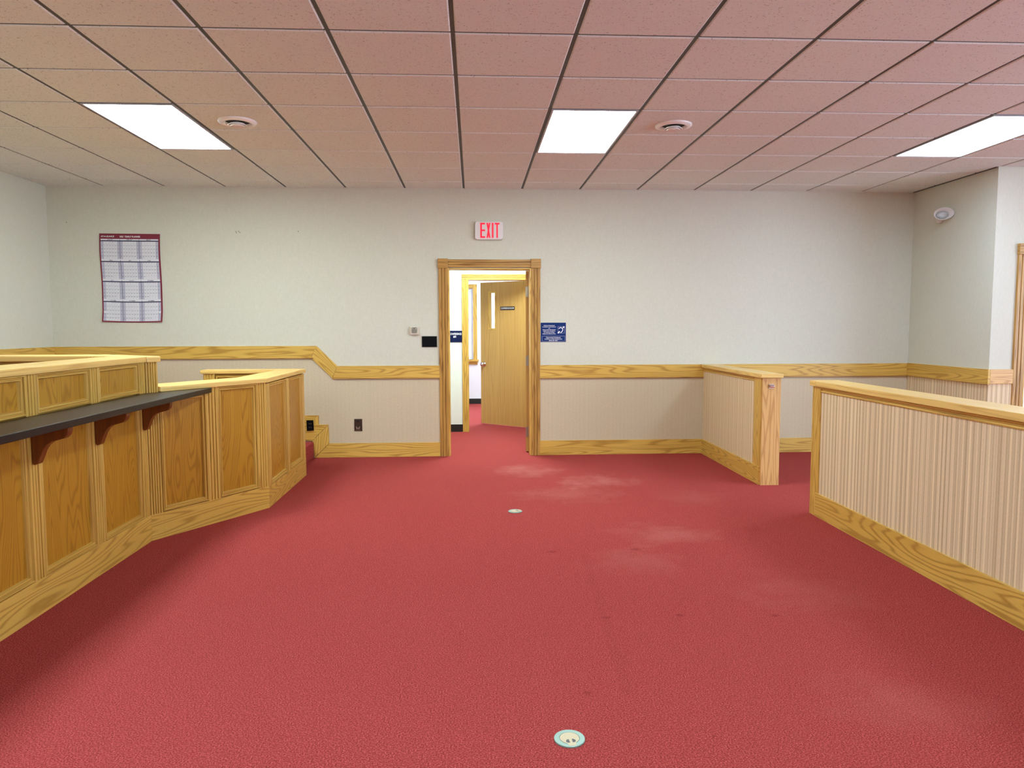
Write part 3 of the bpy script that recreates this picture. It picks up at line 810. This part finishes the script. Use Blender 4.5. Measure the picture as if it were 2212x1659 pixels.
# ================================================================== CEILING FIXTURES
def ceiling_light(c, lens, label):
    x0, x1 = col_x(c)+0.013, col_x(c+1)-0.013; y0, y1 = row_y(2)+0.013, row_y(4)-0.013
    r = empty('ceiling_light', ((x0+x1)/2, (y0+y1)/2, H), label=label, cat='ceiling light', group='recessed troffer lights in the tiled ceiling')
    f = MB(); t = 0.014
    f.box(x0, x0+t, y0, y1, H-0.002, H+0.045).box(x1-t, x1, y0, y1, H-0.002, H+0.045).box(x0+t, x1-t, y0, y0+t, H-0.002, H+0.045).box(x0+t, x1-t, y1-t, y1, H-0.002, H+0.045)
    f.build('frame', M['frame'], r)
    MB().box(x0+t, x1-t, y0+t, y1-t, H+0.004, H+0.010).build('lens', lens, r)
ceiling_light(-3, M['lens_a'], 'recessed troffer light over the panelled bench, beside the first round vent')
ceiling_light(2, M['lens_b'], 'recessed troffer light nearest the exit sign, with a yellowish streak')
ceiling_light(7, M['lens_c'], 'cool white recessed troffer light over the ribbed half wall, cut by the frame edge')
def vent(x, y, label):
    r = empty('ceiling_vent', (x, y, H), label=label, cat='vent', group='round ceiling diffusers')
    MB().lathe([(0.130, 0.001), (0.131, -0.006), (0.127, -0.011), (0.117, -0.016), (0.104, -0.019), (0.092, -0.017), (0.084, -0.008), (0.082, 0.010)], 40, (x, y, H)).build('outer_ring', M['ventw'], r, smooth=True)
    MB().lathe([(0.0, 0.004), (0.084, 0.004), (0.084, -0.001), (0.0, -0.001)], 32, (x, y, H)).build('throat', M['dark'], r)
    MB().lathe([(0.044, -0.010), (0.066, -0.030), (0.063, -0.032), (0.041, -0.012)], 36, (x, y, H), closed=True).build('inner_ring', M['ventw'], r, smooth=True)
    MB().lathe([(0.0, -0.012), (0.030, -0.014), (0.048, -0.034), (0.044, -0.037), (0.028, -0.026), (0.014, -0.034), (0.0, -0.034)], 32, (x, y, H)).build('centre_cone', M['ventw'], r, smooth=True)
vent(-1.640, 5.30, 'round white ceiling vent in the tile beside the light over the bench')
vent(1.440, 5.26, 'round white ceiling vent in the tile beside the middle light')

# ================================================================== SIGNS AND WALL FITTINGS
# exit sign
EX, EZ = 0.170, 2.386
ex = empty('exit_sign', (EX, D, EZ-0.09), label='lit white EXIT sign with red letters above the doorway', cat='sign')
def rrect(x0, x1, z0, z1, r, n=5):
    pts = []
    for cx, cz, a in ((x1-r, z0+r, -90), (x1-r, z1-r, 0), (x0+r, z1-r, 90), (x0+r, z0+r, 180)):
        for k_ in range(n+1):
            t = math.radians(a+90*k_/n); pts.append((cx+r*math.cos(t), cz+r*math.sin(t)))
    return pts
hou = MB().prism(rrect(EX-0.148, EX+0.148, EZ-0.093, EZ+0.093, 0.026), D-0.045, D, 'y').build('housing', M['white'], ex, bevel=0.004)
def letter_poly(mb, rects, x, z, w, h, y):
    for (a, b, c_, d_) in rects:
        mb.box(x+a*w, x+b*w, y-0.0015, y+0.0005, z+c_*h, z+d_*h)
yE = D-0.046
lh, lz = 0.156, EZ-0.077
e = MB(); letter_poly(e, [(0, .34, 0, 1), (.34, 1, .89, 1), (.34, 1, .45, .56), (.34, 1, 0, .11)], EX-0.092, lz, 0.050, lh, yE); e.build('letter', M['exitred'], hou)
e = MB()
xx, ww, st = EX-0.028, 0.042, 0.016
for sgn in (1, -1):
    a0, a1 = (xx, xx+ww-st) if sgn > 0 else (xx+ww-st, xx)
    e.prism([(a0, lz), (a0+st, lz), (a1+st, lz+lh), (a1, lz+lh)], yE-0.0015 - (0.0002 if sgn > 0 else 0), yE+0.0005, 'y')
e.build('letter', M['exitred'], hou)
e = MB(); e.box(EX+0.029, EX+0.046, yE-0.0015, yE+0.0005, lz, lz+lh); e.build('letter', M['exitred'], hou)
e = MB(); letter_poly(e, [(.34, .66, 0, 1), (0, .34, .89, 1), (.66, 1, .89, 1)], EX+0.059, lz, 0.050, lh, yE); e.build('letter', M['exitred'], hou)

# hearing sign
hs = empty('hearing_sign', (0.850, D, 1.222), label='navy assistive listening notice with white ear symbol, beside the door casing', cat='sign')
HX0, HX1, HZ0, HZ1 = 0.7165, 0.986, 1.219, 1.424
hpl = MB().box(HX0, HX1, D-0.004, D-0.0005, HZ0, HZ1).build('sign_plate', M['navy'], hs, bevel=0.001)
yS = D-0.0048
pr = MB()
def wallP(cx, cz, y): return lambda x, z: (cx+x, y, cz+z)
lines = ['Assistive Listening Systems', 'are available in every courtroom', 'and', 'devices to help with hearing are', 'available for use elsewhere in', 'the courthouse, including', 'hallways and conference rooms.']
for i, t in enumerate(lines):
    put_text(pr, t, 0.0125, wallP(HX0+0.090, HZ1-0.030-i*0.0148, yS), bold=0.0004, sx=0.88, res=1)
for i, t in enumerate(['If you are hard of hearing and', 'would like an assistive listening device,', 'please ask a clerk.']):
    put_text(pr, t, 0.0150 if i != 1 else 0.0142, wallP(HX0+0.135, HZ0+0.048-i*0.0165, yS), bold=0.0005, sx=0.86, res=1)
pr.build('sign_text', M['print'], hpl, kind='stuff')
bd = MB()
def outline(x0, x1, z0, z1, t):
    bd.box(x0, x1, yS, yS+0.0006, z0, z0+t).box(x0, x1, yS, yS+0.0006, z1-t, z1).box(x0, x0+t, yS, yS+0.0006, z0+t, z1-t).box(x1-t, x1, yS, yS+0.0006, z0+t, z1-t)
outline(HX0+0.014, HX1-0.010, HZ0+0.008, HZ0+0.063, 0.0012)
outline(HX1-0.086, HX1-0.014, HZ1-0.112, HZ1-0.040, 0.0012)
bd.build('sign_border', M['print'], hpl)
er = MB()
ecx, ecz = HX1-0.052, HZ1-0.078
pts_o, pts_i = [], []
for k_ in range(17):
    a = math.radians(150-200*k_/16)
    ro = 0.026; ri = 0.018
    pts_o.append((ecx-0.004+ro*math.cos(a), ecz+0.002+ro*math.sin(a)*1.05)); pts_i.append((ecx-0.004+ri*math.cos(a), ecz+0.002+ri*math.sin(a)*1.05))
pts_o.append((ecx-0.001, ecz-0.034)); pts_i.append((ecx-0.010, ecz-0.030))
for a, b, c_, d_ in zip(pts_o, pts_o[1:], pts_i[1:], pts_i):
    er.mesh([(q[0], yS-0.0002, q[1]) for q in (a, b, c_, d_)], [(0, 1, 2, 3)])
def bar(x0, z0, x1, z1, t):
    dx, dz = x1-x0, z1-z0; l_ = math.hypot(dx, dz); nx, nz = -dz/l_*t/2, dx/l_*t/2
    er.mesh([(x0+nx, yS-0.0003, z0+nz), (x0-nx, yS-0.0003, z0-nz), (x1-nx, yS-0.0003, z1-nz), (x1+nx, yS-0.0003, z1+nz)], [(0, 1, 2, 3)])
bar(ecx+0.020, ecz+0.022, ecx+0.034, ecz+0.036, 0.013)
bar(ecx-0.034, ecz-0.034, ecx-0.014, ecz-0.014, 0.013)
er.build('ear_symbol', M['print'], hpl)

# conference 3 sign on the hall wall
cs = empty('conference_sign', (-0.24, Y2, 1.183), label='dark navy CONFERENCE #3 sign on the hall wall beyond the doorway', cat='sign')
MB().box(-0.345, -0.150, Y2-0.006, Y2-0.0005, 1.183, 1.333).build('sign_plate', M['navy2'], cs, bevel=0.001)
ct_ = MB()
put_text(ct_, 'CONFERENCE', 0.036, wallP(-0.2370, 1.290, Y2-0.0068), bold=0.0008, sx=0.69)
ct_.build('sign_text', M['print'], cs)
ct_ = MB()
put_text(ct_, '#3', 0.036, wallP(-0.245, 1.255, Y2-0.0068), bold=0.0010)
ct_.build('sign_text', M['print'], cs)
br_ = MB()
for i in range(4):
    for j in range(2):
        br_.lathe([(0.0, 0.001), (0.002, 0.0), ], 6, (-0.262+i*0.010+(0.006 if i > 2 else 0), Y2-0.0062, 1.210-j*0.006), (0, -1, 0))
br_.build('braille_dots', M['navy'], cs, kind='stuff')

# conference room name plate on the door leaf
n0, n1 = LW-0.600, LW-0.358
cp = MB(lambda s, w, z: T2(s, w, z)).box(n0, n1, -0.005, -0.0005, 1.612, 1.660)
cpo = empty('name_plate', T2((n0+n1)/2, -0.003, 1.612), label='dark CONFERENCE ROOM name plate on the open oak door', cat='sign')
cp.build('plate_board', M['plate'], cpo)
ctx = MB(); cs_ = (n0+n1)/2
put_text(ctx, 'CONFERENCE ROOM', 0.029, lambda x, z: T2(cs_-x, -0.0058, 1.636+z), bold=0.0003, sx=0.80)
ctx.build('plate_text', M['print'], cpo)

# blank black plate and the sensor
MB().box(-0.546, -0.388, D-0.010, D-0.0005, 1.170, 1.284).build('black_plate', M['black'], bevel=0.001, label='blank black rectangular plate on the wall just beside the door casing', cat='plate')
sn = empty('wall_sensor', (-0.622, D, 1.296), label='small beige wall sensor with a clear domed lens above the black plate', cat='sensor')
MB().prism(rrect(-0.676, -0.568, 1.296, 1.388, 0.018), D-0.018, D, 'y').build('back_box', M['beige'], sn, bevel=0.004)
MB().prism(rrect(-0.660, -0.584, 1.303, 1.384, 0.010), D-0.034, D-0.016, 'y').build('front_bezel', M['beige'], sn, bevel=0.003)
dml = MB().prism(rrect(-0.651, -0.593, 1.316, 1.377, 0.012), D-0.037, D-0.032, 'y').build('dome_lens', plain('sensor_lens', srgb(150, 146, 134), 0.12, 0.5), sn, bevel=0.002)
for dx in (-0.016, 0.016):
    MB().lathe([(0, -0.003), (0.006, -0.003), (0.007, 0.0), (0, 0)], 10, (-0.622+dx, D-0.0375, 1.362), (0, 1, 0)).build('lens_glint', M['chrome'], dml)

# outlets
br = empty('wall_outlet', (-1.228, D-0.01, 0.282), label='brown outlet plate with a silver plug socket on the fabric wainscot', cat='outlet')
cvp = MB().box(-1.270, -1.187, D-0.016, D-0.010, 0.280, 0.410).build('cover_plate', M['brown'], br, bevel=0.002)
MB().box(-1.248, -1.218, D-0.0175, D-0.0155, 0.382, 0.390).build('slot', M['black'], cvp)
sk = MB()
for sg in (1, -1):
    c0 = -1.231
    sk.prism([(c0, 0.304), (c0+sg*0.012, 0.300), (c0+sg*0.020, 0.312), (c0+sg*0.022, 0.334), (c0+sg*0.012, 0.326), (c0+sg*0.004, 0.318)], D-0.021, D-0.0155, 'y')
sk.build('socket', M['steel'], cvp)
MB().box(-1.262, -1.206, D-0.0172, D-0.0155, 0.2885, 0.2915).build('label_strip', M['steel'], cvp)
bo = empty('stair_outlet', (-1.728, D-0.03, 0.291), label='black duplex outlet over the stepped oak skirting by the desk end', cat='outlet')
cvq = MB().prism([(-1.764, 0.291), (-1.691, 0.294), (-1.695, 0.404), (-1.767, 0.403)], D-0.034, D-0.0265, 'y').build('cover_plate', M['black'], bo, bevel=0.001)
for zc in (0.366, 0.328):
    for dx in (-0.009, 0.008):
        MB().box(-1.728+dx-0.003, -1.728+dx+0.003, D-0.0352, D-0.0338, zc-0.004, zc+0.004).build('slot', M['steel'], cvq)

# wall calendar
cl = empty('wall_calendar', (-3.512, D, 1.443), label='large yearly wall planner with maroon border, slightly curled at its lower corners', cat='calendar')
CX0, CX1, CZ0, CZ1 = -3.815, -3.209, 1.444, 2.344
def calP(x, z, lift=0.0):
    """x 0..1 from the sheet's edge, z 0..1 from its foot; the sheet hangs with a little curl"""
    y = 0.003 + 0.006*math.sin(z*5.0+0.6)**2 + 0.020*max(0, 0.12-z)/0.12*(abs(x-0.5)*2)**2
    wx = CX0 + (CX1-CX0)*x + 0.004*math.sin(z*6.0) - 0.005*(1-z)
    wz = CZ0 + (CZ1-CZ0)*z - 0.004*x - 0.008*math.sin(x*math.pi)*(1-z)
    return (wx, D-y-lift, wz)
def cal_rect(mb, x0, x1, z0, z1, lift, nx=None, nz=None):
    nx = nx or max(1, int((x1-x0)*12)); nz = nz or max(1, int((z1-z0)*24))
    g = [[(x0+(x1-x0)*i/nx, z0+(z1-z0)*j/nz) for i in range(nx+1)] for j in range(nz+1)]
    vs = [calP(x, z, lift) for row in g for x, z in row]
    fs = [(j*(nx+1)+i, j*(nx+1)+i+1, (j+1)*(nx+1)+i+1, (j+1)*(nx+1)+i) for j in range(nz) for i in range(nx)]
    mb.mesh(vs, fs)
sh = MB(); cal_rect(sh, 0, 1, 0, 1, 0, 12, 24)
so = sh.build('paper_sheet', M['maroon'], cl)
sd = so.modifiers.new('thickness', 'SOLIDIFY'); sd.thickness = 0.0008; sd.offset = 0
IX0, IX1 = 0.022, 0.972
BLK = [(0.716, 0.938), (0.490, 0.705), (0.262, 0.480), (0.014, 0.252)]
mo = ['JANUARY', 'FEBRUARY', 'MARCH', 'APRIL', 'MAY', 'JUNE', 'JULY', 'AUGUST', 'SEPTEMBER', 'OCTOBER', 'NOVEMBER', 'DECEMBER']
start = [3, 6, 6, 2, 4, 0, 2, 5, 1, 3, 6, 1]; days = [31, 28, 31, 30, 31, 30, 31, 31, 30, 31, 30, 31]
wh_, bars, lav, ink, dig, ttl = MB(), MB(), MB(), MB(), MB(), MB()
cal_rect(wh_, IX0, IX1, 0.014, 0.940, 0.0008, 12, 24)
digits = {k_: text_faces(str(k_), 0.0125, align='CENTER', bold=0.0003, res=1) for k_ in range(1, 32)}
CW, CH = CX1-CX0, CZ1-CZ0
mw = (IX1-IX0)/3
for b, (z0, z1) in enumerate(BLK):
    zb1 = z1-0.014; zb0 = zb1-0.012
    cal_rect(bars, IX0, IX1, zb0, zb1, 0.0016, 12, 1)
    for m_ in range(3):
        k_ = b*3+m_; x0 = IX0+mw*m_; dw = mw/7
        rh = (zb0-z0)/5
        cal_rect(lav, x0, x0+dw*0.97, z0, zb0, 0.0012, 1, 6)
        cal_rect(lav, x0+dw*6.03, x0+mw, z0, zb0, 0.0012, 1, 6)
        if m_: cal_rect(bars, x0-0.003, x0+0.003, z0, z1, 0.0017, 1, 8)
        for i in range(1, 7): cal_rect(ink, x0+dw*i-0.0009, x0+dw*i+0.0009, z0, zb0, 0.0015, 1, 6)
        for j in range(1, 5): cal_rect(ink, x0, x0+mw, z0+rh*j-0.0006, z0+rh*j+0.0006, 0.0015, 4, 1)
        vs, fs = text_faces(mo[k_], 0.0125, bold=0.0003, res=1)
        ttl.mesh([calP(x0+mw/2+x/CW, z1-0.0065+z/CH, 0.0018) for x, z in vs], fs)
        for d_ in range(1, days[k_]+1):
            q = start[k_]+d_-1; wk, wd = q//7, q % 7
            if wk == 5: wk, oz = 4, -0.014
            else: oz = 0
            vs, fs = digits[d_]
            dig.mesh([calP(x0+dw*(wd+0.42)+x/CW, zb0-rh*wk-0.0085+oz+z/CH, 0.0018) for x, z in vs], fs)
wh_.build('month_sheet', M['paper'], cl)
bars.build('week_bar', M['navyink'], cl)
lav.build('weekend_column', M['lav'], cl, kind='stuff')
ink.build('grid_line', plain('calendar_faint_line', srgb(168, 168, 180), 0.7), cl, kind='stuff')
dig.build('date_number', M['ink'], cl, kind='stuff')
ttl.build('month_title', M['navyink'], cl, kind='stuff')
hd = MB()
vs, fs = text_faces('AT-A-GLANCE', 0.022, bold=0.0004, align='LEFT', sx=0.92); hd.mesh([calP(0.028+(x+z*0.25)/CW, 0.967+z/CH, 0.0016) for x, z in vs], fs)
vs, fs = text_faces('2025  YEARLY PLANNER', 0.0215, bold=0.0006, align='LEFT', sx=0.90); hd.mesh([calP(0.335+x/CW, 0.966+z/CH, 0.0016) for x, z in vs], fs)
hd.build('header_text', M['print'], cl, kind='stuff')

# emergency light on the right wall return
em = empty('emergency_light', (XR, 7.15, 2.48), label='white flared emergency lamp head high on the wall return', cat='lamp')
MB().lathe([(0, 0), (0.050, 0), (0.050, 0.016), (0.040, 0.022), (0, 0.022)], 24, (XR, 7.275, 2.472), (-1, 0, 0)).build('mount', M['white'], em, smooth=True)
axh = Vector((-0.30, -0.95, 0.0)).normalized()
sq = lambda x, y, z: (x, y, 2.478+(z-2.478)*0.66+(7.20-y)*0.13)
lh_ = MB(sq).lathe([(0.0, 0.0), (0.038, 0.0), (0.055, 0.022), (0.074, 0.070), (0.090, 0.125), (0.092, 0.136), (0.085, 0.136), (0.062, 0.088), (0.036, 0.056), (0.0, 0.050)], 32, (XR-0.050, 7.215, 2.478), axh).build('lamp_head', M['white'], em, smooth=True)
MB(sq).lathe([(0.0, 0.058), (0.036, 0.064), (0.056, 0.086), (0.0, 0.096)], 24, (XR-0.050, 7.215, 2.478), axh).build('lamp_lens', plain('lamp_lens', srgb(214, 212, 210), 0.2), lh_, smooth=True)

# floor boxes
def floor_box(x, y, ang_, label):
    r = empty('floor_box', (x, y, 0), label=label, cat='floor outlet', group='round floor outlet covers in the carpet')
    MB().lathe([(0.0, 0.0003), (0.052, 0.0003), (0.052, 0.0040), (0.050, 0.0052), (0.0345, 0.0052), (0.0335, 0.003), (0.0, 0.003)], 40, (x, y, 0)).build('ring', M['lensring'], r)
    ca, sa = math.cos(ang_), math.sin(ang_)
    TT = lambda a, b, z: (x+a*ca-b*sa, y+a*sa+b*ca, z)
    R_ = 0.0325
    pts = []
    for k_ in range(33):
        a = math.radians(-60+300*k_/32); pts.append((R_*math.cos(a), R_*math.sin(a)))
    pts += [(-0.0135, -0.034), (-0.0115, -0.046), (0.0115, -0.046), (0.0135, -0.034)]
    cv = MB(TT).prism(pts, 0.0032, 0.0056, 'z').build('cover', M['fbcover'], r)
    for sg in (1, -1):
        w = [(sg*0.0045, -0.0270), (sg*0.0050, -0.0085), (sg*0.0100, -0.0080), (sg*0.0155, -0.0140), (sg*0.0170, -0.0210), (sg*0.0110, -0.0275)]
        MB(TT).prism(w, 0.0054, 0.0059, 'z').build('finger_hole', M['fbdark'], cv)
floor_box(0.312, 2.316, 0.12, 'round metal floor outlet cover with two finger holes in the near carpet')
floor_box(0.303, 5.336, 2.0, 'round metal floor outlet cover further off, in front of the doorway')
